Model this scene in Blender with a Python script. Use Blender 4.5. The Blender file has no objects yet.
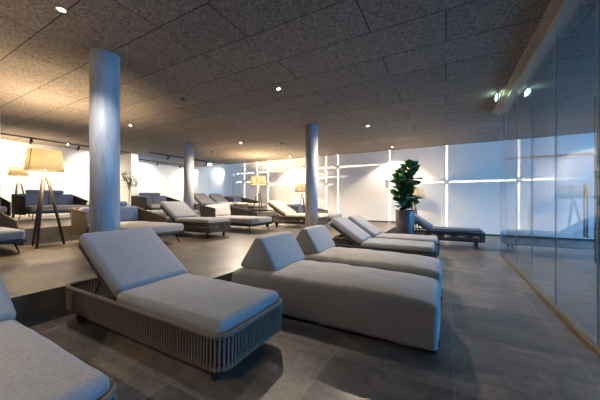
import bpy, bmesh, math, random
from mathutils import Vector, Matrix, noise
random.seed(7)
R = math.radians
sc = bpy.context.scene
COL = sc.collection

# ------------------------------------------------------------------ helpers
def link(o, parent=None):
    COL.objects.link(o)
    if parent is not None:
        o.parent = parent
    return o

def finish(name, bm, mat, parent=None, smooth=False):
    me = bpy.data.meshes.new(name)
    bmesh.ops.recalc_face_normals(bm, faces=bm.faces[:])
    bm.to_mesh(me); bm.free()
    mats = mat if isinstance(mat, (list, tuple)) else [mat]
    for m in mats:
        me.materials.append(m)
    if smooth:
        for p in me.polygons:
            p.use_smooth = True
    return link(bpy.data.objects.new(name, me), parent)

def empty(name, loc, rz=0.0):
    o = bpy.data.objects.new(name, None)
    o.empty_display_size = 0.1
    link(o)
    o.location = loc; o.rotation_euler = (0, 0, rz)
    return o

def tag(o, label=None, cat=None, group=None, kind=None):
    if label: o['label'] = label
    if cat: o['category'] = cat
    if group: o['group'] = group
    if kind: o['kind'] = kind
    return o

def copy_tree(o, parent=None):
    c = o.copy(); COL.objects.link(c)
    if parent is not None:
        c.parent = parent
    for ch in list(o.children):
        copy_tree(ch, c)
    return c

def place(o, x, y, z, rz=0.0):
    o.location = (x, y, z); o.rotation_euler = (0, 0, rz)
    return o

def xf(bm, verts, m):
    bmesh.ops.transform(bm, matrix=m, verts=verts)

def box(bm, x0, y0, z0, x1, y1, z1, m=None, bev=0.0):
    t = bmesh.new()
    bmesh.ops.create_cube(t, size=1.0)
    for v in t.verts:
        v.co = Vector(((x0+x1)/2 + v.co.x*(x1-x0), (y0+y1)/2 + v.co.y*(y1-y0), (z0+z1)/2 + v.co.z*(z1-z0)))
    if bev > 0:
        bmesh.ops.bevel(t, geom=t.edges[:], offset=bev, segments=2, affect='EDGES', profile=0.5)
    if m is not None:
        xf(t, t.verts[:], m)
    merge(bm, t)

def merge(bm, t):
    me = bpy.data.meshes.new('tmp')
    t.to_mesh(me); t.free()
    bm.from_mesh(me)
    bpy.data.meshes.remove(me)

def cone(bm, p0, p1, r0, r1, seg=16, caps=True):
    p0, p1 = Vector(p0), Vector(p1)
    d = p1 - p0
    q = d.to_track_quat('Z', 'Y').to_matrix()
    a, b = [], []
    for i in range(seg):
        t = 2*math.pi*i/seg
        u = q @ Vector((math.cos(t), math.sin(t), 0))
        a.append(bm.verts.new(p0 + u*r0)); b.append(bm.verts.new(p1 + u*r1))
    for i in range(seg):
        j = (i+1) % seg
        bm.faces.new((a[i], a[j], b[j], b[i]))
    if caps:
        bm.faces.new(a[::-1]); bm.faces.new(b)

def lathe(bm, prof, seg=32, centre=(0, 0, 0), closed=False):
    rings = []
    c = Vector(centre)
    for r, z in prof:
        if r < 1e-6:
            rings.append([bm.verts.new(c + Vector((0, 0, z)))])
        else:
            rings.append([bm.verts.new(c + Vector((r*math.cos(2*math.pi*i/seg), r*math.sin(2*math.pi*i/seg), z))) for i in range(seg)])
    pairs = list(zip(rings, rings[1:]))
    if closed: pairs.append((rings[-1], rings[0]))
    for A, B in pairs:
        for i in range(seg):
            j = (i+1) % seg
            if len(A) == 1 and len(B) == 1: continue
            if len(A) == 1: bm.faces.new((A[0], B[i], B[j]))
            elif len(B) == 1: bm.faces.new((A[i], A[j], B[0]))
            else: bm.faces.new((A[i], A[j], B[j], B[i]))

def tube(bm, pts, r, seg=8, closed=False):
    pts = [Vector(p) for p in pts]
    n = len(pts); rings = []
    for i, p in enumerate(pts):
        if closed:
            d = pts[(i+1) % n] - pts[i-1]
        else:
            d = pts[min(i+1, n-1)] - pts[max(i-1, 0)]
        d.normalize()
        up = Vector((0, 0, 1)) if abs(d.z) < 0.9 else Vector((1, 0, 0))
        s = d.cross(up).normalized(); u = s.cross(d)
        rings.append([bm.verts.new(p + (s*math.cos(2*math.pi*k/seg) + u*math.sin(2*math.pi*k/seg))*r) for k in range(seg)])
    m = n if closed else n-1
    for i in range(m):
        A, B = rings[i], rings[(i+1) % n]
        for k in range(seg):
            j = (k+1) % seg
            bm.faces.new((A[k], A[j], B[j], B[k]))
    if not closed:
        bm.faces.new(rings[0][::-1]); bm.faces.new(rings[-1])

def axis_coords(s, r, n, k=4):
    h = s/2
    out = [-h + r*(1-math.cos(math.pi/2*i/k)) if False else -h + r*i/k for i in range(k)]
    out += [-(h-r) + 2*(h-r)*i/n for i in range(n+1)]
    out += [h - r + r*(i+1)/k for i in range(k)]
    return out

def soft_box(sx, sy, sz, r, n=(10, 6, 2), puff=0.0, side=0.0, wob=0.0, seed=0, flat=False):
    """rounded cushion block centred on the origin; returns a bmesh"""
    r = min(r, sx/2*0.98, sy/2*0.98, sz/2*0.98)
    X, Y, Z = axis_coords(sx, r, n[0]), axis_coords(sy, r, n[1]), axis_coords(sz, r, n[2])
    bm = bmesh.new(); vd = {}
    def V(i, j, k):
        if (i, j, k) not in vd:
            p = Vector((X[i], Y[j], Z[k]))
            q = Vector((max(-(sx/2-r), min(sx/2-r, p.x)), max(-(sy/2-r), min(sy/2-r, p.y)), max(-(sz/2-r), min(sz/2-r, p.z))))
            d = p - q
            if d.length > 1e-9:
                # spread the directions evenly over the rounded edge
                d = Vector([math.tan(c/r*math.pi/4) for c in d])
                p = q + d.normalized()*r
            a, b, c = 2*p.x/sx, 2*p.y/sy, 2*p.z/sz
            e = max(0, 1-a*a)*max(0, 1-b*b)
            dz = puff*e**(0.28 if flat else 0.5)*(1 if c > 0 else (0 if flat else -1))*min(1, abs(c)*1.5)
            dx = side*max(0, 1-b*b)*max(0, 1-c*c)*a
            dy = side*max(0, 1-a*a)**0.5*max(0, 1-c*c)*b
            o = Vector((dx, dy, dz))
            if wob:
                o += wob*noise.noise_vector(Vector((p.x*5+seed*7.3, p.y*5, p.z*5)))
                o.z += wob*0.9*noise.noise(Vector((p.x*11+seed, p.y*4, p.z*3)))
            vd[(i, j, k)] = bm.verts.new(p + o)
        return vd[(i, j, k)]
    a, b, c = len(X)-1, len(Y)-1, len(Z)-1
    for i in range(a):
        for j in range(b):
            for k in (0, c):
                bm.faces.new((V(i, j, k), V(i+1, j, k), V(i+1, j+1, k), V(i, j+1, k)))
    for i in range(a):
        for k in range(c):
            for j in (0, b):
                bm.faces.new((V(i, j, k), V(i+1, j, k), V(i+1, j, k+1), V(i, j, k+1)))
    for j in range(b):
        for k in range(c):
            for i in (0, a):
                bm.faces.new((V(i, j, k), V(i, j+1, k), V(i, j+1, k+1), V(i, j, k+1)))
    return bm

# ------------------------------------------------------------------ materials
def mat(name):
    m = bpy.data.materials.new(name); m.use_nodes = True
    nt = m.node_tree
    return m, nt, nt.nodes['Principled BSDF']

def N(nt, t, **kw):
    n = nt.nodes.new(t)
    for k, v in kw.items():
        setattr(n, k, v)
    return n

def ramp(nt, fac, stops):
    r = N(nt, 'ShaderNodeValToRGB')
    cr = r.color_ramp
    while len(cr.elements) < len(stops): cr.elements.new(0.5)
    for e, (p, c) in zip(cr.elements, stops):
        e.position = p; e.color = (*c, 1)
    nt.links.new(fac, r.inputs['Fac'])
    return r

def coords(nt, kind='Object', scale=(1, 1, 1)):
    tc = N(nt, 'ShaderNodeTexCoord'); mp = N(nt, 'ShaderNodeMapping')
    mp.inputs['Scale'].default_value = scale
    nt.links.new(tc.outputs[kind], mp.inputs['Vector'])
    return mp.outputs['Vector']

def noise_tex(nt, vec, scale, detail=4, rough=0.55):
    n = N(nt, 'ShaderNodeTexNoise')
    n.inputs['Scale'].default_value = scale; n.inputs['Detail'].default_value = detail
    n.inputs['Roughness'].default_value = rough
    nt.links.new(vec, n.inputs['Vector'])
    return n.outputs['Fac']

def bump(nt, h, strength, dist, b):
    n = N(nt, 'ShaderNodeBump')
    n.inputs['Strength'].default_value = strength; n.inputs['Distance'].default_value = dist
    nt.links.new(h, n.inputs['Height']); nt.links.new(n.outputs['Normal'], b.inputs['Normal'])
    return n

def plain(name, col, rough=0.5, metal=0.0, var=0.0, vscale=8):
    m, nt, b = mat(name)
    b.inputs['Base Color'].default_value = (*col, 1)
    b.inputs['Roughness'].default_value = rough; b.inputs['Metallic'].default_value = metal
    if var:
        f = noise_tex(nt, coords(nt), vscale, 5)
        r = ramp(nt, f, [(0.3, tuple(c*(1-var) for c in col)), (0.7, tuple(min(1, c*(1+var)) for c in col))])
        nt.links.new(r.outputs['Color'], b.inputs['Base Color'])
    return m

def fabric(name, col, var=0.2):
    m, nt, b = mat(name)
    b.inputs['Roughness'].default_value = 0.95
    b.inputs['Specular IOR Level'].default_value = 0.2
    b.inputs['Sheen Weight'].default_value = 0.15
    f1 = noise_tex(nt, coords(nt, scale=(1, 7, 7)), 24, 4)
    f2 = noise_tex(nt, coords(nt, scale=(7, 1, 7)), 24, 4)
    ad = N(nt, 'ShaderNodeMath', operation='ADD')
    nt.links.new(f1, ad.inputs[0]); nt.links.new(f2, ad.inputs[1])
    hf = N(nt, 'ShaderNodeMath', operation='MULTIPLY'); hf.inputs[1].default_value = 0.5
    nt.links.new(ad.outputs[0], hf.inputs[0])
    r = ramp(nt, hf.outputs[0], [(0.36, tuple(c*(1-var) for c in col)), (0.64, tuple(c*(1+var) for c in col))])
    nt.links.new(r.outputs['Color'], b.inputs['Base Color'])
    bump(nt, hf.outputs[0], 0.25, 0.004, b)
    return m

M = {}
M['fabric'] = fabric('grey_fabric', (0.275, 0.275, 0.28))
M['fabric_pale'] = fabric('pale_grey_fabric', (0.33, 0.315, 0.295))
M['fabric_slate'] = fabric('slate_fabric', (0.20, 0.23, 0.29))
M['fabric_white'] = fabric('white_fabric', (0.72, 0.66, 0.56))
M['fabric_cream'] = fabric('cream_fabric', (0.62, 0.54, 0.43))
M['rope'] = plain('grey_rope', (0.16, 0.132, 0.104), 0.8, 0, 0.2, 60)
M['rope_dark'] = plain('dark_rope', (0.065, 0.058, 0.052), 0.8, 0, 0.25, 60)
M['rope_tan'] = plain('tan_rope', (0.10, 0.082, 0.062), 0.8, 0, 0.25, 60)
M['black_metal'] = plain('black_metal', (0.014, 0.015, 0.017), 0.45, 0.3)
M['grey_metal'] = plain('grey_metal', (0.07, 0.07, 0.072), 0.45, 0.4)
M['rubber'] = plain('black_rubber', (0.01, 0.01, 0.01), 0.7)
M['dark_wood'] = plain('dark_wood', (0.030, 0.020, 0.014), 0.5, 0, 0.3, 20)
M['white_metal'] = plain('white_metal', (0.8, 0.79, 0.76), 0.4)
M['brass'] = plain('brass', (0.27, 0.20, 0.11), 0.42, 0.6)
M['bronze'] = plain('bronze', (0.13, 0.095, 0.07), 0.45, 0.5)
M['rail_beige'] = plain('rail_beige', (0.36, 0.28, 0.20), 0.5, 0.15)
M['leaf'] = plain('leaf_green', (0.014, 0.075, 0.020), 0.38, 0, 0.45, 9)
M['leaf_light'] = plain('leaf_olive', (0.05, 0.085, 0.025), 0.5, 0, 0.5, 9)
M['bark'] = plain('bark', (0.09, 0.06, 0.04), 0.8, 0, 0.3, 30)
M['soil'] = plain('soil', (0.02, 0.015, 0.01), 0.95)
M['pot'] = plain('pot_grey', (0.09, 0.085, 0.085), 0.35, 0, 0.2, 12)
M['pot_white'] = plain('pot_white', (0.6, 0.58, 0.55), 0.5)
M['tag_black'] = plain('tag_black', (0.02, 0.02, 0.02), 0.6)

def emit(name, col, s):
    m = bpy.data.materials.new(name); m.use_nodes = True
    nt = m.node_tree; nt.nodes.clear()
    e = N(nt, 'ShaderNodeEmission'); o = N(nt, 'ShaderNodeOutputMaterial')
    e.inputs['Color'].default_value = (*col, 1); e.inputs['Strength'].default_value = s
    nt.links.new(e.outputs[0], o.inputs['Surface'])
    return m
M['bulb'] = emit('bulb_glow', (1, 0.72, 0.42), 60)
M['downlight'] = emit('downlight_glow', (0.95, 0.97, 1.0), 60)
M['tracklamp'] = emit('track_glow', (1, 0.86, 0.66), 12)
M['exit_green'] = emit('exit_green', (0.55, 1.0, 0.78), 9)

def shade_mat():
    m = bpy.data.materials.new('lamp_linen'); m.use_nodes = True
    nt = m.node_tree; nt.nodes.clear()
    o = N(nt, 'ShaderNodeOutputMaterial'); mx = N(nt, 'ShaderNodeMixShader')
    d = N(nt, 'ShaderNodeBsdfDiffuse'); t = N(nt, 'ShaderNodeBsdfTranslucent')
    f = noise_tex(nt, coords(nt, scale=(1, 1, 4)), 22, 6, 0.7)
    r = ramp(nt, f, [(0.3, (0.55, 0.49, 0.35)), (0.7, (0.80, 0.74, 0.57))])
    nt.links.new(r.outputs['Color'], d.inputs['Color']); nt.links.new(r.outputs['Color'], t.inputs['Color'])
    mx.inputs[0].default_value = 0.52
    nt.links.new(d.outputs[0], mx.inputs[1]); nt.links.new(t.outputs[0], mx.inputs[2])
    nt.links.new(mx.outputs[0], o.inputs['Surface'])
    return m
M['shade'] = shade_mat()

def stone(name, dark, mid, light, tile=0.785, off=(0.045, 0.285), rough=(0.32, 0.55)):
    m, nt, b = mat(name)
    v = coords(nt)
    br = N(nt, 'ShaderNodeTexBrick')
    mp = N(nt, 'ShaderNodeMapping'); mp.inputs['Location'].default_value = (-off[0], -off[1], 0)
    nt.links.new(v, mp.inputs['Vector']); nt.links.new(mp.outputs[0], br.inputs['Vector'])
    br.offset = 0.0; br.squash = 1.0
    br.inputs['Scale'].default_value = 1.0
    br.inputs['Brick Width'].default_value = tile; br.inputs['Row Height'].default_value = tile
    br.inputs['Mortar Size'].default_value = 0.0035; br.inputs['Mortar Smooth'].default_value = 0.2
    br.inputs['Color1'].default_value = (0.66, 0.68, 0.70, 1); br.inputs['Color2'].default_value = (1.3, 1.22, 1.12, 1)
    br.inputs['Mortar'].default_value = (1, 1, 1, 1)
    f = noise_tex(nt, coords(nt, scale=(1, 1.9, 1)), 2.1, 10, 0.70)
    f2 = noise_tex(nt, coords(nt, scale=(1.5, 1, 1)), 14, 6, 0.65)
    r = ramp(nt, f, [(0.30, dark), (0.50, mid), (0.72, light)])
    mu = N(nt, 'ShaderNodeMix', data_type='RGBA', blend_type='MULTIPLY'); mu.inputs[0].default_value = 1
    nt.links.new(r.outputs['Color'], mu.inputs[6]); nt.links.new(br.outputs['Color'], mu.inputs[7])
    r2 = ramp(nt, f2, [(0.3, (0.68, 0.68, 0.70)), (0.7, (1.25, 1.22, 1.18))])
    mu2 = N(nt, 'ShaderNodeMix', data_type='RGBA', blend_type='MULTIPLY'); mu2.inputs[0].default_value = 1
    nt.links.new(mu.outputs[2], mu2.inputs[6]); nt.links.new(r2.outputs['Color'], mu2.inputs[7])
    mo = N(nt, 'ShaderNodeMix', data_type='RGBA'); mo.inputs[7].default_value = (*[c*0.8 for c in light], 1)
    nt.links.new(br.outputs['Fac'], mo.inputs[0]); nt.links.new(mu2.outputs[2], mo.inputs[6])
    nt.links.new(mo.outputs[2], b.inputs['Base Color'])
    rr = N(nt, 'ShaderNodeMapRange'); rr.inputs[3].default_value = rough[0]; rr.inputs[4].default_value = rough[1]
    nt.links.new(f2, rr.inputs[0]); nt.links.new(rr.outputs[0], b.inputs['Roughness'])
    bump(nt, f, 0.3, 0.012, b)
    return m
M['floor'] = stone('slate_tile', (0.052, 0.050, 0.050), (0.128, 0.117, 0.107), (0.25, 0.21, 0.17), rough=(0.24, 0.44))
M['riser'] = plain('riser_stone', (0.085, 0.080, 0.078), 0.5, 0, 0.35, 5)

def ceiling_mat():
    m, nt, b = mat('wood_wool_panel')
    b.inputs['Roughness'].default_value = 0.95
    v = coords(nt)
    br = N(nt, 'ShaderNodeTexBrick'); nt.links.new(v, br.inputs['Vector'])
    br.offset = 0.37; br.offset_frequency = 2
    br.inputs['Scale'].default_value = 1
    br.inputs['Brick Width'].default_value = 2.0; br.inputs['Row Height'].default_value = 0.6
    br.inputs['Mortar Size'].default_value = 0.006; br.inputs['Mortar Smooth'].default_value = 0.3
    br.inputs['Color1'].default_value = (0.90, 0.90, 0.90, 1); br.inputs['Color2'].default_value = (1.08, 1.08, 1.08, 1)
    f = noise_tex(nt, v, 48, 6, 0.78)
    g = noise_tex(nt, v, 2.5, 3)
    r = ramp(nt, f, [(0.36, (0.065, 0.054, 0.047)), (0.50, (0.195, 0.166, 0.142)), (0.66, (0.38, 0.33, 0.288))])
    mu = N(nt, 'ShaderNodeMix', data_type='RGBA', blend_type='MULTIPLY'); mu.inputs[0].default_value = 1
    nt.links.new(r.outputs['Color'], mu.inputs[6]); nt.links.new(br.outputs['Color'], mu.inputs[7])
    gp = N(nt, 'ShaderNodeMath', operation='GREATER_THAN'); gp.inputs[1].default_value = 0.5
    nt.links.new(g, gp.inputs[0])
    mm = N(nt, 'ShaderNodeMath', operation='MULTIPLY'); nt.links.new(br.outputs['Fac'], mm.inputs[0])
    nt.links.new(g, mm.inputs[1])
    mo = N(nt, 'ShaderNodeMix', data_type='RGBA'); mo.inputs[7].default_value = (0.02, 0.017, 0.015, 1)
    nt.links.new(mm.outputs[0], mo.inputs[0]); nt.links.new(mu.outputs[2], mo.inputs[6])
    nt.links.new(mo.outputs[2], b.inputs['Base Color'])
    bump(nt, f, 0.5, 0.01, b)
    return m
M['ceiling'] = ceiling_mat()
M['wall'] = plain('wall_white', (0.80, 0.775, 0.73), 0.75, 0, 0.012, 1.5)
M['dark_wall'] = plain('wall_dark', (0.10, 0.095, 0.10), 0.8)

def concrete():
    m, nt, b = mat('column_plaster')
    v = coords(nt, scale=(3, 3, 0.6))
    f = noise_tex(nt, v, 4, 7, 0.65)
    r = ramp(nt, f, [(0.3, (0.42, 0.41, 0.41)), (0.55, (0.56, 0.55, 0.55)), (0.75, (0.66, 0.65, 0.64))])
    nt.links.new(r.outputs['Color'], b.inputs['Base Color'])
    b.inputs['Roughness'].default_value = 0.42
    bump(nt, f, 0.12, 0.006, b)
    return m
M['column'] = concrete()

def glass_mat():
    m = bpy.data.materials.new('clear_glass'); m.use_nodes = True
    nt = m.node_tree; nt.nodes.clear()
    o = N(nt, 'ShaderNodeOutputMaterial'); mx = N(nt, 'ShaderNodeMixShader')
    t = N(nt, 'ShaderNodeBsdfTransparent'); g = N(nt, 'ShaderNodeBsdfGlossy')
    t.inputs['Color'].default_value = (0.93, 0.97, 1.0, 1)
    g.inputs['Color'].default_value = (0.94, 0.97, 1.0, 1); g.inputs['Roughness'].default_value = 0.0
    ge = N(nt, 'ShaderNodeNewGeometry')
    dt = N(nt, 'ShaderNodeVectorMath', operation='DOT_PRODUCT')
    nt.links.new(ge.outputs['Normal'], dt.inputs[0]); nt.links.new(ge.outputs['Incoming'], dt.inputs[1])
    ab = N(nt, 'ShaderNodeMath', operation='ABSOLUTE'); nt.links.new(dt.outputs['Value'], ab.inputs[0])
    s = N(nt, 'ShaderNodeMath', operation='SUBTRACT'); s.inputs[0].default_value = 1.0; nt.links.new(ab.outputs[0], s.inputs[1])
    p = N(nt, 'ShaderNodeMath', operation='POWER'); p.inputs[1].default_value = 5.0; nt.links.new(s.outputs[0], p.inputs[0])
    ml = N(nt, 'ShaderNodeMath', operation='MULTIPLY_ADD'); ml.inputs[1].default_value = 0.955; ml.inputs[2].default_value = 0.045
    nt.links.new(p.outputs[0], ml.inputs[0])
    nt.links.new(ml.outputs[0], mx.inputs[0]); nt.links.new(t.outputs[0], mx.inputs[1]); nt.links.new(g.outputs[0], mx.inputs[2])
    nt.links.new(mx.outputs[0], o.inputs['Surface'])
    return m
M['glass'] = glass_mat()
M['glass_edge'] = plain('glass_edge', (0.42, 0.60, 0.72), 0.3)

# ------------------------------------------------------------------ setting
ZP, ZU, ZC, YW = 0.302, 0.62, 3.03, 10.47   # platform, upper platform, ceiling, back wall
XG = 1.0                                     # glass screen
def struct(name, bm, m, smooth=False):
    return tag(finish(name, bm, m, None, smooth), kind='structure')

def slab(name, poly, z0, z1, mats):
    bm = bmesh.new()
    a = [bm.verts.new((x, y, z0)) for x, y in poly]; b = [bm.verts.new((x, y, z1)) for x, y in poly]
    bm.faces.new(a[::-1]); top = bm.faces.new(b)
    n = len(poly)
    for i in range(n):
        j = (i+1) % n
        f = bm.faces.new((a[i], a[j], b[j], b[i])); f.material_index = 1 if len(mats) > 1 else 0
    return struct(name, bm, mats)

XL, XR, YN = -13.3, 9.0, -3.2
slab('floor', [(XL, YN), (XR, YN), (XR, YW), (XL, YW)], -0.2, 0.0, [M['floor']])
slab('platform', [(XL, YN), (-3.30, YN), (-3.30, 2.06), (-2.21, 2.06), (-2.21, 6.4), (-1.4, 6.4), (-1.4, YW), (XL, YW)], 0.0, ZP, [M['floor'], M['riser']])
slab('upper_platform', [(XL, YN), (-8.0, YN), (-8.0, 1.85), (-6.85, 1.85), (-6.85, YW), (XL, YW)], ZP, ZU, [M['floor'], M['riser']])
slab('ceiling', [(XL-0.2, YN-0.2), (XR, YN-0.2), (XR, YW+0.2), (XL-0.2, YW+0.2)], ZC, ZC+0.2, [M['ceiling']])
bm = bmesh.new(); box(bm, XL-0.2, YW, 0, XR, YW+0.2, ZC); struct('wall_back', bm, M['wall'])
bm = bmesh.new(); box(bm, -12.2, YN, 0, -12.0, 6.13, ZC); struct('wall_left', bm, M['wall'])
bm = bmesh.new(); box(bm, -12.2, 6.13, 0, -11.12, 6.40, ZC); struct('wall_fin', bm, M['wall'])
bm = bmesh.new(); box(bm, -13.4, 6.4, 0, -13.2, YW, ZC); struct('wall_recess', bm, M['wall'])
bm = bmesh.new(); box(bm, XL-0.2, YN-0.2, 0, XG, YN, ZC); struct('wall_near', bm, M['wall'])
bm = bmesh.new()
box(bm, -6.84, YW-0.012, ZP, -1.4, YW, ZP+0.05); box(bm, -13.2, YW-0.012, ZU, -6.86, YW, ZU+0.05); box(bm, -1.39, YW-0.012, 0, XR, YW, 0.05)
struct('baseboard_back', bm, M['grey_metal'])
bm = bmesh.new(); box(bm, -11.3, YW-0.06, 1.0, -9.65, YW, 2.46); struct('wall_panel', bm, M['wall'])

bm = bmesh.new()
box(bm, XR, YN-0.2, 0, XR+0.2, 2.4, ZC); box(bm, XR, 2.4, 0, XR+0.2, YW+0.2, 0.25); box(bm, XR, 2.4, 2.85, XR+0.2, YW+0.2, ZC)
struct('wall_right_unseen', bm, M['wall'])  # unseen wall, its opening shaped to keep the blue dusk light directional
bm = bmesh.new(); box(bm, XG+0.07, YN-0.2, 0, XR, YN, ZC); struct('wall_far_near', bm, M['dark_wall'])
# columns
for i, (x, y, z0) in enumerate([(-3.88, 1.81, ZP), (-7.58, 6.04, ZU), (-2.98, 6.04, ZP), (-8.27, 1.72, ZU)]):
    bm = bmesh.new()
    cone(bm, (0, 0, z0), (0, 0, ZC), 0.162, 0.162, 64)
    o = finish('column', bm, M['column'], None, True)
    for p in o.data.polygons:
        if len(p.vertices) > 4: p.use_smooth = False
    o.location = (x, y, 0)
    tag(o, kind='structure')

# glass screen: panes, joints, rails
joints = [6.90, 6.35, 5.47, 4.59, 3.71, 2.83, 1.95, 1.07, 0.19, -0.69, -1.57, -2.45, YN]
for i, (a, b) in enumerate(zip(joints, joints[1:])):
    bm = bmesh.new(); box(bm, XG-0.006, b+0.004, 0.04, XG+0.006, a-0.004, 2.96)
    struct('window_%d' % (i+1), bm, M['glass'])
bm = bmesh.new(); box(bm, XG+0.02, 6.894, 0.04, 1.72, 6.906, 2.96); struct('window_%d' % len(joints), bm, M['glass'])
for i, y in enumerate(joints[:8]):
    bm = bmesh.new(); box(bm, XG-0.0055, y-0.004, 0.04, XG+0.0055, y+0.004, 2.96)
    struct('trim_%d' % (i+1), bm, M['glass_edge'])
bm = bmesh.new(); box(bm, XG-0.012, YN, 0.0, XG+0.06, 6.93, 0.04, None, 0.004); struct('trim_20', bm, M['brass'])
bm = bmesh.new(); box(bm, XG-0.13, YN, 2.99, XG+0.06, 6.93, ZC, None); box(bm, XG-0.05, YN, 2.945, XG+0.06, 6.93, 2.99); struct('trim_21', bm, M['rail_beige'])
# bronze door in the short return of the glass screen
bm = bmesh.new()
box(bm, 2.40, 6.87, 0, 2.47, 6.93, ZC); box(bm, 1.06, 6.87, 1.98, 2.47, 6.93, 2.03)
d = struct('door_1', bm, M['bronze'])
bm = bmesh.new(); box(bm, 1.73, 6.894, 0.02, 2.40, 6.906, 1.98); finish('door_pane', bm, M['glass'], d)
bm = bmesh.new()
for yy in (6.84, 6.96):
    cone(bm, (2.28, yy, 0.45), (2.28, yy, 1.45), 0.014, 0.014, 12)
for zz in (0.55, 1.35):
    cone(bm, (2.28, 6.84, zz), (2.28, 6.96, zz), 0.008, 0.008, 8)
finish('door_handle', bm, M['brass'], d, True)

# ------------------------------------------------------------------ sun lounger
LL, LW = 2.03, 0.70
def rrect(L, W, r, z, n=6):
    pts = []
    for cx, cy, a0 in ((L/2-r, W/2-r, 0), (-L/2+r, W/2-r, 90), (-L/2+r, -W/2+r, 180), (L/2-r, -W/2+r, 270)):
        for i in range(n+1):
            a = R(a0 + 90*i/n)
            pts.append(Vector((cx + r*math.cos(a), cy + r*math.sin(a), z)))
    return pts

def along(pts, step):
    """points and tangents at even spacing round a closed loop"""
    out = []; n = len(pts)
    total = sum((pts[(i+1) % n]-pts[i]).length for i in range(n))
    cnt = int(total/step); st = total/cnt
    i, acc = 0, 0.0
    seg = (pts[1]-pts[0]).length
    for k in range(cnt):
        s = k*st
        while acc + seg < s:
            acc += seg; i += 1
            seg = (pts[(i+1) % n]-pts[i % n]).length
        d = (pts[(i+1) % n]-pts[i % n]).normalized()
        out.append((pts[i % n] + d*(s-acc), d))
    return out

def strip(bm, p0, p1, t, w, th):
    """flat rope from p0 up to p1, width w along t"""
    z = (p1-p0).normalized(); t = t.normalized(); nrm = t.cross(z).normalized()
    vs = []
    for p in (p0, p1):
        for a, b in ((-1, -.4), (-.5, -1), (.5, -1), (1, -.4), (1, .4), (.5, 1), (-.5, 1), (-1, .4)):
            vs.append(bm.verts.new(p + t*a*w/2 + nrm*b*th/2))
    for k in range(8):
        j = (k+1) % 8
        bm.faces.new((vs[k], vs[j], vs[8+j], vs[8+k]))

ZR = 0.345
def make_lounger(ropem, fab, angle, pitch=0.027, bl=0.77):
    root = empty('sun_lounger', (0, 0, 0))
    bm = bmesh.new(); tube(bm, rrect(LL, LW, 0.10, ZR), 0.015, 10, True); finish('top_rail', bm, ropem, root, True)
    bm = bmesh.new(); tube(bm, rrect(LL-0.02, LW-0.02, 0.10, 0.145), 0.012, 8, True); finish('bottom_rail', bm, ropem, root, True)
    bm = bmesh.new()
    for p, t in along(rrect(LL+0.016, LW+0.016, 0.105, 0), pitch):
        strip(bm, Vector((p.x*0.99, p.y*0.985, 0.132)), Vector((p.x, p.y, ZR+0.012)), t, pitch*0.55, 0.009)
    finish('rope_weave', bm, ropem, root, True)
    bm = bmesh.new(); box(bm, -LL/2+0.03, -LW/2+0.03, 0.142, LL/2-0.03, LW/2-0.03, 0.158, None, 0.006); finish('base_board', bm, M['black_metal'], root)
    bm = bmesh.new(); box(bm, -0.20, -LW/2+0.03, 0.275, LL/2-0.03, LW/2-0.03, 0.295, None, 0.004); finish('seat_deck', bm, M['black_metal'], root)
    for sy in (-1, 1):
        bm = bmesh.new(); box(bm, 0.835, sy*0.24-0.019, 0.0, 0.873, sy*0.24+0.019, 0.142, None, 0.003); finish('leg', bm, M['black_metal'], root)
        w = None
        bm = bmesh.new(); cone(bm, (-0.86, sy*0.27-0.022, 0.055), (-0.86, sy*0.27+0.022, 0.055), 0.055, 0.055, 24)
        w = finish('wheel', bm, M['rubber'], root)
        for dy in (-0.0305, 0.0305):
            bm = bmesh.new(); box(bm, -0.885, sy*0.27+dy-0.0045, 0.045, -0.835, sy*0.27+dy+0.0045, 0.13); finish('fork', bm, M['black_metal'], w)
    bm = soft_box(1.14, LW-0.04, 0.125, 0.045, (18, 12, 2), 0.012, 0.006, 0.006, 3)
    xf(bm, bm.verts[:], Matrix.Translation((0.415, 0, 0.358)))
    finish('seat_cushion', bm, fab, root, True)
    # backrest turned up about the hinge
    m = Matrix.Translation((-0.16, 0, 0.315)) @ Matrix.Rotation(angle, 4, 'Y')
    bm = soft_box(bl, LW-0.04, 0.115, 0.045, (14, 12, 2), 0.010, 0.006, 0.004, 5)
    xf(bm, bm.verts[:], m @ Matrix.Translation((-0.02-bl/2, 0, 0.082)))
    finish('back_cushion', bm, fab, root, True)
    bm = bmesh.new(); box(bm, -bl, -LW/2+0.03, -0.012, 0.0, LW/2-0.03, 0.016, m, 0.006)
    fr = finish('backrest_frame', bm, M['grey_metal'], root)
    top = m @ Vector((-0.42, 0, -0.012))
    for sy in (-0.22, 0.22):
        bm = bmesh.new(); cone(bm, (top.x, sy, top.z), (-0.80, sy, 0.165), 0.008, 0.008, 8); finish('prop_stay', bm, M['black_metal'], root, True)
    bm = bmesh.new(); cone(bm, (top.x, -0.22, top.z), (top.x, 0.22, top.z), 0.008, 0.008, 8); finish('cross_bar', bm, M['black_metal'], root, True)
    return root

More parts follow.
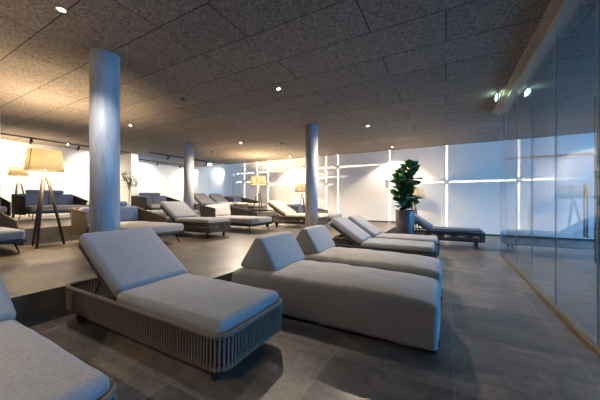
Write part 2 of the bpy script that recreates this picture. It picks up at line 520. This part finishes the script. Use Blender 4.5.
G_LOW = 'sun loungers on the lower floor'
G_MID = 'sun loungers on the platforms'
lg = make_lounger(M['rope'], M['fabric'], R(33))
tag(lg, 'grey rope sun lounger with raised back in the stone step corner, nearest complete one', 'sun lounger', G_LOW)
place(lg, -2.15, 1.475, 0)
c = copy_tree(lg); place(c, -2.21, 0.275, 0)
tag(c, 'sun lounger cut off by the bottom left corner of the photo', 'sun lounger', G_LOW)
ld = make_lounger(M['rope_dark'], M['fabric'], R(34), 0.03, 0.69)
tag(ld, 'dark-framed sun lounger just beyond the two upholstered daybeds', 'sun lounger', G_LOW)
place(ld, -1.15, 4.87, 0)
c = copy_tree(ld); place(c, -1.13, 5.75, 0); tag(c, 'dark-framed sun lounger between its twin and the tall potted fig', 'sun lounger', G_LOW)
c = copy_tree(ld); place(c, -0.20, 7.95, 0); tag(c, 'dark rope sun lounger behind the fig pot, beside the white wall', 'sun lounger', G_LOW)
c = copy_tree(ld); place(c, -5.46, 4.40, ZP); tag(c, 'grey rope lounger with raised back between the first two columns', 'sun lounger', G_MID)
lc = make_lounger(M['rope_tan'], M['fabric_cream'], R(31), 0.03)
tag(lc, 'cream sun lounger with tan rope frame crossing behind the column on the platform', 'sun lounger', G_MID)
place(lc, -4.12, 7.18, ZP)
c = copy_tree(ld); place(c, -8.56, 7.85, ZU); tag(c, 'grey lounger back right beside the far column, left one of a pair', 'sun lounger', G_MID)
c = copy_tree(ld); place(c, -8.56, 8.75, ZU); tag(c, 'grey lounger back second from the far column, right one of a pair', 'sun lounger', G_MID)

# ------------------------------------------------------------------ upholstered daybeds
def make_daybed(seed):
    root = empty('daybed', (0, 0, 0))
    bm = soft_box(2.02, 0.78, 0.34, 0.045, (26, 14, 5), 0.080, 0.014, 0.012, seed, True)
    xf(bm, bm.verts[:], Matrix.Translation((0, 0, 0.185)))
    finish('body', bm, M['fabric_pale'], root, True)
    bm = bmesh.new(); box(bm, -1.0, -0.35, 0.0, 1.0, 0.35, 0.05, None, 0.01); finish('plinth', bm, M['black_metal'], root)
    # wedge head rest: swept rounded triangle
    bm = bmesh.new()
    prof = [(-0.27, 0.0), (0.26, 0.0), (0.05, 0.345), (-0.03, 0.355)]
    def rounded(poly, r, n=5):
        out = []
        k = len(poly)
        for i in range(k):
            p, a, b = Vector(poly[i]), Vector(poly[i-1]), Vector(poly[(i+1) % k])
            u, v = (a-p).normalized(), (b-p).normalized()
            l = min(r/math.tan(u.angle(v)/2), (a-p).length*0.45, (b-p).length*0.45)
            q0, q1 = p+u*l, p+v*l
            for j in range(n+1):
                t = j/n
                out.append(q0*(1-t)**2 + p*2*t*(1-t) + q1*t*t)
        return out
    rp = rounded(prof, 0.035)
    cen = sum(rp, Vector((0, 0)))/len(rp)
    ys = [(-0.335, 0.90), (-0.33, 0.95), (-0.315, 0.985), (-0.29, 1.0)] + [(-0.29+0.58*i/8, 1.0+0.02*math.sin(math.pi*i/8)) for i in range(1, 8)] + [(0.29, 1.0), (0.315, 0.985), (0.33, 0.95), (0.335, 0.90)]
    rings = []
    for y, s in ys:
        rings.append([bm.verts.new((cen.x+(p.x-cen.x)*s, y, max(0, cen.y+(p.y-cen.y)*s)+0.398)) for p in rp])
    k = len(rp)
    for A, B in zip(rings, rings[1:]):
        for i in range(k):
            j = (i+1) % k
            bm.faces.new((A[i], A[j], B[j], B[i]))
    bm.faces.new(rings[0][::-1]); bm.faces.new(rings[-1])
    xf(bm, bm.verts[:], Matrix.Translation((-0.71, 0.03, 0)))
    finish('headrest', bm, M['fabric_pale'], root, True)
    bm = bmesh.new(); box(bm, 1.008, -0.35, 0.055, 1.018, -0.32, 0.095, None, 0.001)
    tag(finish('tag', bm, M['tag_black'], root), 'small black tag')
    return root
db = make_daybed(1); place(db, -1.06, 2.58, 0)
tag(db, 'pale grey upholstered daybed with wedge headrest, front one of two', 'daybed', 'upholstered daybeds')
db2 = copy_tree(db); place(db2, -1.06, 3.62, 0)
tag(db2, 'pale grey upholstered daybed with wedge headrest, behind the front one', 'daybed', 'upholstered daybeds')

# ------------------------------------------------------------------ rope lounge sofas
def rope_panel(bm, p0, p1, zb, z0, z1, pitch, lean=0.0):
    p0, p1 = Vector((*p0, 0)), Vector((*p1, 0))
    t = (p1-p0); L = t.length; t.normalize()
    n = max(2, int(L/pitch))
    for i in range(n+1):
        s = i/n
        z = z0 + (z1-z0)*s
        p = p0 + t*L*s
        strip(bm, Vector((p.x, p.y, zb)), Vector((p.x, p.y, z)), t, pitch*0.8, 0.012)
    tube(bm, [p0+Vector((0, 0, z0)), p1+Vector((0, 0, z1))], 0.016, 8)
    tube(bm, [p0+Vector((0, 0, zb)), p1+Vector((0, 0, zb))], 0.014, 8)

def make_sofa(D, W, a_near, a_far, ropem, fab, fabseat, top_roll=True, cushions=2, legz=0.17, far_end=0.46):
    root = empty('lounge_sofa', (0, 0, 0))
    x0, x1 = -D/2, D/2; y0, y1 = -W/2, W/2
    bm = bmesh.new(); box(bm, x0+0.02, y0+0.03, legz, x1-0.03, y1-0.03, legz+0.05, None, 0.008); finish('seat_base', bm, M['black_metal'], root)
    for sx in (-1, 1):
        for sy in (-1, 1):
            bm = bmesh.new()
            cone(bm, (sx*(D/2-0.17), sy*(W/2-0.14), legz), (sx*(D/2-0.10), sy*(W/2-0.10), 0), 0.014, 0.010, 10)
            finish('leg', bm, M['black_metal'], root, True)
    bm = soft_box(D-0.12, W-0.10, 0.15, 0.05, (14, 12, 2), 0.012, 0.008, 0.005, 2)
    xf(bm, bm.verts[:], Matrix.Translation((0.05, 0, legz+0.128))); finish('seat_cushion', bm, fabseat, root, True)
    bm = bmesh.new(); rope_panel(bm, (x0, y0), (x0, y1), legz-0.02, 0.68, 0.68, 0.035); finish('rope_back', bm, ropem, root, True)
    bm = bmesh.new(); rope_panel(bm, (x0, y0), (x0+a_near, y0), legz-0.02, 0.68, 0.61, 0.024)
    tube(bm, [(x0+a_near, y0, legz-0.02), (x0+a_near, y0, 0.61)], 0.015, 8); finish('rope_arm', bm, ropem, root, True)
    bm = bmesh.new(); rope_panel(bm, (x0, y1), (x0+a_far, y1), legz-0.02, 0.68, far_end, 0.024)
    tube(bm, [(x0+a_far, y1, legz-0.02), (x0+a_far, y1, far_end)], 0.015, 8); finish('rope_arm', bm, ropem, root, True)
    cw = (W-0.12)/cushions
    for i in range(cushions):
        bm = soft_box(0.15, cw-0.01, 0.36, 0.055, (2, 8, 6), 0.0, 0.012, 0.004, i)
        xf(bm, bm.verts[:], Matrix.Translation((x0+0.15, y0+0.06+cw*(i+0.5), 0.53)) @ Matrix.Rotation(R(-12), 4, 'Y'))
        finish('back_cushion', bm, fab, root, True)
    if top_roll:
        bm = soft_box(0.13, W*0.62, 0.12, 0.055, (2, 8, 2), 0.0, 0.004, 0.0, 1)
        xf(bm, bm.verts[:], Matrix.Translation((x0+0.085, -0.02, 0.765))); finish('head_roll', bm, fab, root, True)
    return root

G_S = 'rope lounge sofas'
s2 = make_sofa(1.78, 1.22, 0.58, 1.10, M['rope_tan'], M['fabric_slate'], M['fabric_pale'])
tag(s2, 'tan rope lounge sofa with slate cushions partly behind the nearest column', 'sofa', G_S); place(s2, -5.50, 3.02, ZP)
s1 = make_sofa(1.80, 1.02, 0.55, 1.20, M['rope_dark'], M['fabric_white'], M['fabric'], False, 1)
tag(s1, 'dark rope daybed sofa with a white back cushion, left of the cream lounger', 'sofa', G_S); place(s1, -5.20, 5.78, ZP)
s3 = make_sofa(1.78, 1.22, 0.58, 1.22, M['rope_dark'], M['fabric_slate'], M['fabric_slate'], True, 2)
tag(s3, 'dark rope sofa with slate seat cut off by the left photo edge', 'sofa', G_S); place(s3, -6.77, 1.06, ZP)
s4 = make_sofa(1.15, 1.36, 0.95, 1.10, M['rope_dark'], M['fabric_slate'], M['fabric_pale'])
tag(s4, 'dark rope sofa on the upper platform directly behind the big tripod lamp', 'sofa', G_S); place(s4, -9.83, 3.27, ZU)
c = copy_tree(s4); place(c, -9.83, 6.42, ZU); tag(c, 'dark rope sofa on the upper platform right of the small leafy tree', 'sofa', G_S)
c = copy_tree(s4); place(c, -9.83, 1.60, ZU); tag(c, 'dark rope sofa at the far left edge behind the smaller lamp', 'sofa', G_S)
s6 = make_sofa(1.80, 1.02, 0.55, 1.20, M['rope_dark'], M['fabric_slate'], M['fabric'], False, 1); place(s6, -8.25, 9.78, ZU); tag(s6, 'dark rope daybed sofa on the upper platform left of a lit lamp', 'sofa', G_S)
s7 = copy_tree(s6); place(s7, -4.06, 8.42, ZP); tag(s7, 'dark rope daybed sofa behind the cream lounger and the middle column', 'sofa', G_S)

# ------------------------------------------------------------------ floor lamps
def make_lamp(k, sr=1.0, sh=1.0):
    """tripod lamp, k = size factor on a 1.75 m lamp"""
    root = empty('floor_lamp', (0, 0, 0))
    hz = (1.735-0.375*sh)*k
    for i in range(3):
        a = R(200 + 120*i)
        f = Vector((0.27*k*math.cos(a), 0.27*k*math.sin(a), 0))
        bm = bmesh.new(); cone(bm, f, (f.x*0.06, f.y*0.06, hz), 0.019*k, 0.028*k, 12); finish('leg', bm, M['dark_wood'], root, True)
    bm = bmesh.new(); cone(bm, (0, 0, hz-0.05*k), (0, 0, hz+0.06*k), 0.035*k, 0.02*k, 16); finish('hub', bm, M['dark_wood'], root, True)
    rb, rt, z0, z1 = 0.375*k*sr, 0.312*k*sr, (1.76-0.375*sh)*k, 1.76*k
    bm = bmesh.new()
    lathe(bm, [(rb, z0), (rt, z1), (rt-0.003, z1), (rb-0.003, z0)], 48, (0, 0, 0), True)
    sh = finish('lamp_shade', bm, M['shade'], root, True)
    bm = bmesh.new()
    a = R(-65)
    t = Vector((-math.sin(a), math.cos(a), 0))
    e = Vector((math.cos(a), math.sin(a), 0))
    strip(bm, e*(rb+0.002)+Vector((0, 0, z0)), e*(rt+0.002)+Vector((0, 0, z1)), t, 0.014*k, 0.004); finish('seam', bm, M['grey_metal'], sh)
    bm = bmesh.new()
    for i in range(3):
        b = R(40+120*i)
        cone(bm, (0, 0, z0+0.12*k), (rb*0.93*math.cos(b), rb*0.93*math.sin(b), z0+0.12*k), 0.003, 0.003, 6)
    cone(bm, (0, 0, hz+0.05*k), (0, 0, z1-0.14*k), 0.012, 0.012, 8)
    finish('shade_carrier', bm, M['grey_metal'], root)
    bm = bmesh.new(); bmesh.ops.create_icosphere(bm, subdivisions=2, radius=0.018*k); xf(bm, bm.verts[:], Matrix.Translation((0, 0, z1-0.125*k)))
    finish('bulb', bm, M['bulb'], root, True)
    return root

def point(name, loc, power, col, rad, parent=None):
    l = bpy.data.lights.new(name, 'POINT'); l.energy = power; l.color = col; l.shadow_soft_size = rad
    o = bpy.data.objects.new(name, l); link(o, parent); o.location = loc
    return o
WARM = (1.0, 0.74, 0.44)
G_F = 'tripod floor lamps'
KS = 0.87
fl = make_lamp(1.0, 0.74); place(fl, -6.46, 2.03, ZP); tag(fl, 'large lit tripod floor lamp standing before the upper step, left of nearest column', 'floor lamp', G_F)
fs = make_lamp(KS, 1.06, 1.05); fw = make_lamp(KS, 0.70, 0.85)
lamps = [(-11.3, 2.95, ZU, 'smaller lit tripod lamp by the left wall behind the large lamp'),
         (-6.98, 9.05, ZU, 'lit tripod lamp on the upper platform edge between far and middle columns'),
         (-5.38, 10.03, ZP, 'lit tripod lamp partly hidden by the middle column, at the back wall'),
         (-0.92, 9.55, 0.0, 'lit tripod lamp at the back wall behind the potted fig'),
         (-4.6, -1.5, ZP, 'added unseen tripod lamp on the platform, behind the viewer')]  # added unseen lamp, throws warm light from the near left
LP = 230
point('bulb_light', (-6.46, 2.03, ZP+1.635), LP*1.25, WARM, 0.024)
for i, (x, y, z, lb) in enumerate(lamps):
    o = fw if i == 0 else (fs if i == 1 else copy_tree(fs))
    place(o, x, y, z); tag(o, lb, 'floor lamp', G_F)
    point('bulb_light', (x, y, z+1.635*KS), LP*(0.5, 1.15, 0.4, 0.25, 1.3)[i], WARM, 0.0215)

# ------------------------------------------------------------------ plants
def leaf(bm, base, dirv, L, Wd, curl=0.25):
    d = dirv.normalized()
    s = d.cross(Vector((0, 0, 1)))
    if s.length < 0.05: s = Vector((1, 0, 0))
    s.normalize(); s = (Matrix.Rotation(random.uniform(-0.7, 0.7), 3, d) @ s)
    n = s.cross(d).normalized()
    prof = [(0.0, 0.04), (0.15, 0.42), (0.4, 0.72), (0.65, 1.0), (0.85, 0.82), (1.0, 0.1)]
    rows = []
    for t, w in prof:
        c = base + d*L*t - n*curl*L*t*t
        rows.append([bm.verts.new(c - s*Wd*w/2 + n*0.06*Wd*w), bm.verts.new(c), bm.verts.new(c + s*Wd*w/2 + n*0.06*Wd*w)])
    for A, B in zip(rows, rows[1:]):
        bm.faces.new((A[0], A[1], B[1], B[0])); bm.faces.new((A[1], A[2], B[2], B[1]))

root = empty('potted_fig', (-0.92, 7.28, 0)); tag(root, 'tall broad-leaved fig in a tapered dark grey pot near the back wall', 'potted plant')
bm = bmesh.new()
lathe(bm, [(0, 0), (0.175, 0), (0.19, 0.02), (0.225, 0.5), (0.232, 0.85), (0.225, 0.89), (0.205, 0.89), (0.20, 0.80), (0, 0.80)], 40)
finish('pot', bm, M['pot'], root, True)
bm = bmesh.new(); lathe(bm, [(0, 0.82), (0.12, 0.825), (0.202, 0.815)], 24); finish('soil', bm, M['soil'], root, True)
stems = []
bm = bmesh.new()
for i in range(4):
    a = R(25 + 90*i); b = Vector((0.06*math.cos(a), 0.06*math.sin(a), 0.81))
    pts = [b + Vector((math.cos(a)*0.17*t*t + 0.02*math.sin(5*t+i), math.sin(a)*0.14*t*t + 0.02*math.cos(4*t+i), (1.14-0.15*(i % 3))*t)) for t in [j/8 for j in range(9)]]
    tube(bm, pts, 0.011, 7); stems.append(pts)
finish('trunk', bm, M['bark'], root, True)
bm = bmesh.new()
for pts in stems:
    for j in range(38):
        t = 0.10 + 0.90*(j/37)
        k = min(7, int(t*8)); f = t*8-k
        p = pts[k].lerp(pts[k+1], min(1, f))
        a = j*2.399 + random.uniform(-0.3, 0.3)
        el = 0.25 + 0.9*t + random.uniform(-0.5, 0.9)
        L = random.uniform(0.24, 0.34)*(1.0 if t > 0.25 else 0.8)
        leaf(bm, p, Vector((math.cos(a), math.sin(a), el)), L, L*random.uniform(0.66, 0.82), random.uniform(0.1, 0.4))
    for j in range(4):
        leaf(bm, pts[-1], Vector((random.uniform(-.5, .5), random.uniform(-.5, .5), 1)), 0.22, 0.13)
fo = finish('foliage', bm, M['leaf'], root, True)
so = fo.modifiers.new('thick', 'SOLIDIFY'); so.thickness = 0.002

root = empty('potted_tree', (-10.75, 5.83, ZU)); tag(root, 'small airy leafy tree beside the white wall end', 'potted plant')
bm = bmesh.new(); lathe(bm, [(0, 0), (0.13, 0), (0.17, 0.36), (0.15, 0.36), (0.14, 0.31), (0, 0.31)], 28); finish('pot', bm, M['pot_white'], root, True)
bm = bmesh.new()
tube(bm, [(0, 0, 0.3), (0.01, 0.01, 0.7), (-0.01, 0.02, 1.15)], 0.012, 7)
tips = []
for i in range(16):
    a = i*2.399; h = 1.0 + 0.5*random.random()
    tip = Vector((0.30*math.cos(a)*random.uniform(.4, 1), 0.30*math.sin(a)*random.uniform(.4, 1), h+0.14))
    tube(bm, [(0, 0.015, min(1.15, 0.85+0.02*i)), (tip.x*0.5, tip.y*0.5, h), tuple(tip)], 0.005, 5); tips.append(tip)
finish('trunk', bm, M['bark'], root, True)
bm = bmesh.new()
for tip in tips:
    for j in range(13):
        p = tip + Vector((random.gauss(0, .055), random.gauss(0, .055), random.gauss(0, .06)))
        leaf(bm, p, Vector((random.gauss(0, 1), random.gauss(0, 1), random.gauss(0.2, .7))), random.uniform(.06, .10), random.uniform(.03, .05))
finish('foliage', bm, M['leaf_light'], root, True)

# ------------------------------------------------------------------ ceiling fittings
def spot(name, loc, target, power, col, size, blend, rad=0.03):
    l = bpy.data.lights.new(name, 'SPOT'); l.energy = power; l.color = col; l.spot_size = R(size); l.spot_blend = blend; l.shadow_soft_size = rad
    o = bpy.data.objects.new(name, l); link(o); o.location = loc
    o.rotation_euler = (Vector(target)-Vector(loc)).to_track_quat('-Z', 'Y').to_euler()
    return o
COOL = (0.86, 0.93, 1.0)
dl = None
downs = [(-3.33, 1.17, 'bright recessed ceiling downlight at the top left, nearest of them'),
         (-2.48, 3.77, 'recessed ceiling downlight above the two upholstered daybeds'),
         (-1.74, 6.75, 'recessed ceiling downlight above the loungers before the fig'),
         (-6.97, 3.82, 'recessed ceiling downlight just right of the nearest column'),
         (-5.93, 6.75, 'recessed ceiling downlight right of the far column'),
         (-5.92, 9.87, 'recessed ceiling downlight near the back wall left of the middle column'),
         (-1.68, 9.87, 'recessed ceiling downlight near the back wall above the fig'),
         (-11.2, 4.10, 'recessed ceiling downlight near the left wall track'),
         (-5.2, -1.4, 'added unseen ceiling downlight behind the viewer on the platform side'),  # this row of three is added, unseen fill light from behind the camera
         (-3.0, -1.6, 'added unseen ceiling downlight behind the viewer, middle of its row'),
         (-0.6, -1.6, 'added unseen ceiling downlight behind the viewer by the glass screen'),
         (3.3, 6.5, 'added unseen ceiling downlight in the space beyond the glass screen')]  # added out of view to brighten the right end of the back wall
for x, y, lb in downs:
    if dl is None:
        dl = empty('downlight', (x, y, ZC))
        bm = bmesh.new(); lathe(bm, [(0.030, 0.0), (0.046, -0.004), (0.046, -0.001), (0.040, 0.0), (0.045, 0.0)], 24); finish('trim_ring', bm, M['white_metal'], dl, True)
        bm = bmesh.new(); lathe(bm, [(0, -0.003), (0.024, -0.003)], 20); finish('lens', bm, M['downlight'], dl)
        o = dl
    else:
        o = copy_tree(dl); place(o, x, y, ZC)
    tag(o, lb, 'ceiling light', 'recessed downlights')
    near = y > 9.5 or x < -11
    spot('downlight_beam', (x, y, ZC-0.02), (x, y, 0), 110 if near else (140 if y < 0 else (45 if y < 2 else (140 if y < 5 else ((300 if x > -3 else 430) if x < 0 else 110)))), (1, 0.80, 0.60) if y < 0 else ((0.95, 0.97, 1.0) if y < 2 else ((1, 0.84, 0.66) if x < 0 else (0.75, 0.86, 1.0))), 118 if near else (110 if y < 5 else 165), 0.35 if near else 0.7, 0.02)

det = None
for x, y, lb in [(-4.28, 3.29, 'dark round ceiling detector left of the middle downlight'), (-4.77, 7.45, 'dark round ceiling detector left of the middle column'), (-7.95, 7.4, 'dark round ceiling detector above the far column')]:
    if det is None:
        bm = bmesh.new(); lathe(bm, [(0, -0.045), (0.03, -0.043), (0.052, -0.02), (0.058, 0.0), (0, 0.0)], 24); det = finish('ceiling_detector', bm, M['grey_metal'], None, True); o = det
    else:
        o = det.copy(); COL.objects.link(o)
    o.location = (x, y, ZC); tag(o, lb, 'detector', 'ceiling detectors')

def track(x, y0, y1, heads, target_dx, label, power):
    root = empty('track_light', (x, (y0+y1)/2, ZC)); tag(root, label, 'track light', 'ceiling tracks')
    L = y1-y0
    bm = bmesh.new(); box(bm, -0.018, -L/2, -0.035, 0.018, L/2, 0, None, 0.002); finish('rail', bm, M['black_metal'], root)
    for y in heads:
        ly = y-(y0+y1)/2
        d = Vector((target_dx, 0, -0.75)).normalized()
        bm = bmesh.new()
        c = Vector((0, ly, -0.13))
        cone(bm, c-d*0.075, c+d*0.075, 0.034, 0.036, 18)
        h = finish('spot_head', bm, M['black_metal'], root, True)
        bm = bmesh.new(); cone(bm, (0, ly, -0.035), (0, ly, -0.12), 0.009, 0.009, 8); finish('stem', bm, M['black_metal'], h)
        bm = bmesh.new(); cone(bm, c+d*0.0752, c+d*0.0762, 0.028, 0.028, 18); finish('lens', bm, M['tracklamp'], h)
        lo = Vector((x, y, ZC)) + c + d*0.09
        spot('track_beam', lo, lo+d, power, (1, 0.86, 0.68), 115, 0.9, 0.025)
track(-10.95, 1.0, 5.95, [2.2, 3.12, 4.3], -0.9, 'black ceiling track with spotlights along the left wall', 85)
track(-12.3, 6.5, 9.9, [6.75, 8.0, 9.3], -0.9, 'black ceiling track deep in the bright recess left of the far column', 85)
track(-10.2, 6.3, 9.8, [7.1, 8.35, 9.15], -0.9, 'black ceiling track in front of the recess, meeting the far column', 90)

# exit signs
def exit_sign(x, y, rz, label):
    root = empty('exit_sign', (x, y, ZC), rz); tag(root, label, 'exit sign')
    bm = bmesh.new(); box(bm, -0.10, -0.016, -0.125, 0.10, 0.016, -0.03, None, 0.005); finish('housing', bm, M['white_metal'], root)
    bm = bmesh.new(); box(bm, -0.09, -0.019, -0.115, 0.09, -0.0165, -0.04); finish('lit_panel', bm, M['exit_green'], root)
    bm = bmesh.new(); box(bm, -0.09, 0.0165, -0.115, 0.09, 0.019, -0.04); finish('lit_panel', bm, M['exit_green'], root)
    bm = bmesh.new(); cone(bm, (0, 0, -0.03), (0, 0, 0), 0.012, 0.012, 10); finish('hanger', bm, M['white_metal'], root)
exit_sign(0.79, 5.75, R(90), 'small green lit exit sign hanging edge-on beside the glass rail')
exit_sign(-10.6, 9.7, R(45), 'small green lit exit sign below the ceiling above the bright wall panel')

# wall sconces throwing a thin cross of light on the back wall (slotted gobo lamp in each)
def gobo_light(name, loc, d, halfw, lx0, lx1, lz0, lz1, k):
    l = bpy.data.lights.new(name, 'POINT'); l.energy = 40.0; l.color = (1, 0.88, 0.70); l.shadow_soft_size = 0.0
    l.use_nodes = True
    nt = l.node_tree; nt.nodes.clear()
    o = N(nt, 'ShaderNodeOutputLight'); e = N(nt, 'ShaderNodeEmission'); nt.links.new(e.outputs[0], o.inputs[0])
    g = N(nt, 'ShaderNodeNewGeometry'); sp = N(nt, 'ShaderNodeSeparateXYZ')
    nt.links.new(g.outputs['Incoming'], sp.inputs[0])
    def mt(op, a, b=None, c=None):
        n = N(nt, 'ShaderNodeMath', operation=op)
        for i, v in enumerate((a, b, c)):
            if v is None: continue
            if isinstance(v, (int, float)): n.inputs[i].default_value = v
            else: nt.links.new(v, n.inputs[i])
        return n.outputs[0]
    SGN = gobo_sign
    dy = mt('MULTIPLY', sp.outputs[1], SGN)
    c = mt('MAXIMUM', dy, 1e-5)
    u = mt('MULTIPLY', mt('DIVIDE', sp.outputs[0], c), SGN*d)
    w = mt('MULTIPLY', mt('DIVIDE', sp.outputs[2], c), SGN*d)
    def line(a, b, lo, hi):
        s = mt('SUBTRACT', 1.0, mt('SMOOTH_MIN', mt('DIVIDE', mt('ABSOLUTE', a), halfw), 1.0, 0.3))
        s = mt('GREATER_THAN', halfw, mt('ABSOLUTE', a))
        # soft run-out along the beam
        p = mt('SUBTRACT', 1.0, mt('DIVIDE', mt('MAXIMUM', b, 0.0), hi)); p = mt('MAXIMUM', p, 0.0)
        q = mt('SUBTRACT', 1.0, mt('DIVIDE', mt('MAXIMUM', mt('MULTIPLY', b, -1.0), 0.0), lo)); q = mt('MAXIMUM', q, 0.0)
        return mt('MULTIPLY', s, mt('POWER', mt('MULTIPLY', p, q), 0.7))
    m1 = line(w, u, lx0, lx1); m2 = line(u, w, lz0, lz1)
    mm = mt('MAXIMUM', m1, m2)
    st = mt('MULTIPLY', mm, mt('DIVIDE', k*d*d, mt('POWER', c, 3.0)))
    st = mt('MULTIPLY', st, mt('GREATER_THAN', dy, 1e-4))
    nt.links.new(st, e.inputs['Strength'])
    ob = bpy.data.objects.new(name, l); link(ob); ob.location = loc
    return ob
gobo_sign = 1.0
sc_proto = None
sconces = [(0.02, 1.77, 1.6, 2.8, 3, 3, 'round wall sconce between the fig and the glass screen'),
           (-3.94, 2.52, 1.7, 1.7, 3, 3, 'highest wall sconce right of the middle column'),
           (-4.47, 1.81, 0.3, 0.3, 3, 3, 'lower wall sconce just right of the middle column'),
           (-5.22, 2.12, 1.3, 1.5, 3, 3, 'wall sconce behind the middle column'),
           (-7.48, 1.90, 0.4, 1.6, 3, 3, 'wall sconce right of the lit lamp on the upper platform'),
           (-8.14, 2.50, 1.5, 1.5, 3, 3, 'wall sconce directly above the lit lamp on the upper platform'),
           (-8.95, 2.06, 0.6, 0.5, 3, 3, 'wall sconce left of the lit lamp on the upper platform'),
           (-1.87, 1.98, 0.3, 0.3, 3, 3, 'wall sconce behind the left side of the fig')]
for x, z, a, b, c_, d_, lb in sconces:
    if sc_proto is None:
        o = sc_proto = empty('wall_sconce', (x, YW, z))
        def ycyl(bm, y0, y1, r):
            cone(bm, (0, y0, 0), (0, y1, 0), r, r, 28)
        bm = bmesh.new(); ycyl(bm, -0.012, 0, 0.05); finish('back_plate', bm, M['white_metal'], o, False)
        bm = bmesh.new(); ycyl(bm, -0.13, -0.075, 0.085); finish('cap', bm, M['white_metal'], o, False)
        for q in range(4):
            bm = bmesh.new()
            t = R(45+90*q); cone(bm, (0.036*math.cos(t), -0.08, 0.036*math.sin(t)), (0.036*math.cos(t), -0.01, 0.036*math.sin(t)), 0.006, 0.006, 8)
            finish('bracket', bm, M['white_metal'], o, True)
    else:
        o = copy_tree(sc_proto); o.location = (x, YW, z)
    tag(o, lb, 'wall lamp', 'cross-beam wall sconces')
    gobo_light('sconce_beam', (x, YW-0.055, z), 0.055, 0.028, a*1.2, b*1.2, 4.5, 4.5, 1.6)

# ------------------------------------------------------------------ world, camera, view
w = bpy.data.worlds.new('dusk'); sc.world = w; w.use_nodes = True
bg = w.node_tree.nodes['Background']
bg.inputs['Color'].default_value = (0.065, 0.34, 0.76, 1); bg.inputs['Strength'].default_value = 12.5

cam = bpy.data.cameras.new('camera'); cam.sensor_width = 36; cam.lens = 36*266/600; cam.clip_start = 0.02; cam.clip_end = 100
co = bpy.data.objects.new('camera', cam); link(co)
co.location = (0, 0, 1.15); co.rotation_euler = (R(90), 0, math.atan2(146, 266))
sc.camera = co
sc.view_settings.view_transform = 'Standard'; sc.view_settings.look = 'None'
sc.view_settings.gamma = 1.0; sc.view_settings.use_curve_mapping = False
sc.view_settings.exposure = 0.95
sc.cycles.use_denoising = True
sc.cycles.max_bounces = 10; sc.cycles.diffuse_bounces = 5; sc.cycles.transparent_max_bounces = 16
sc.cycles.sample_clamp_indirect = 6.0
sc.cycles.caustics_reflective = False; sc.cycles.caustics_refractive = False
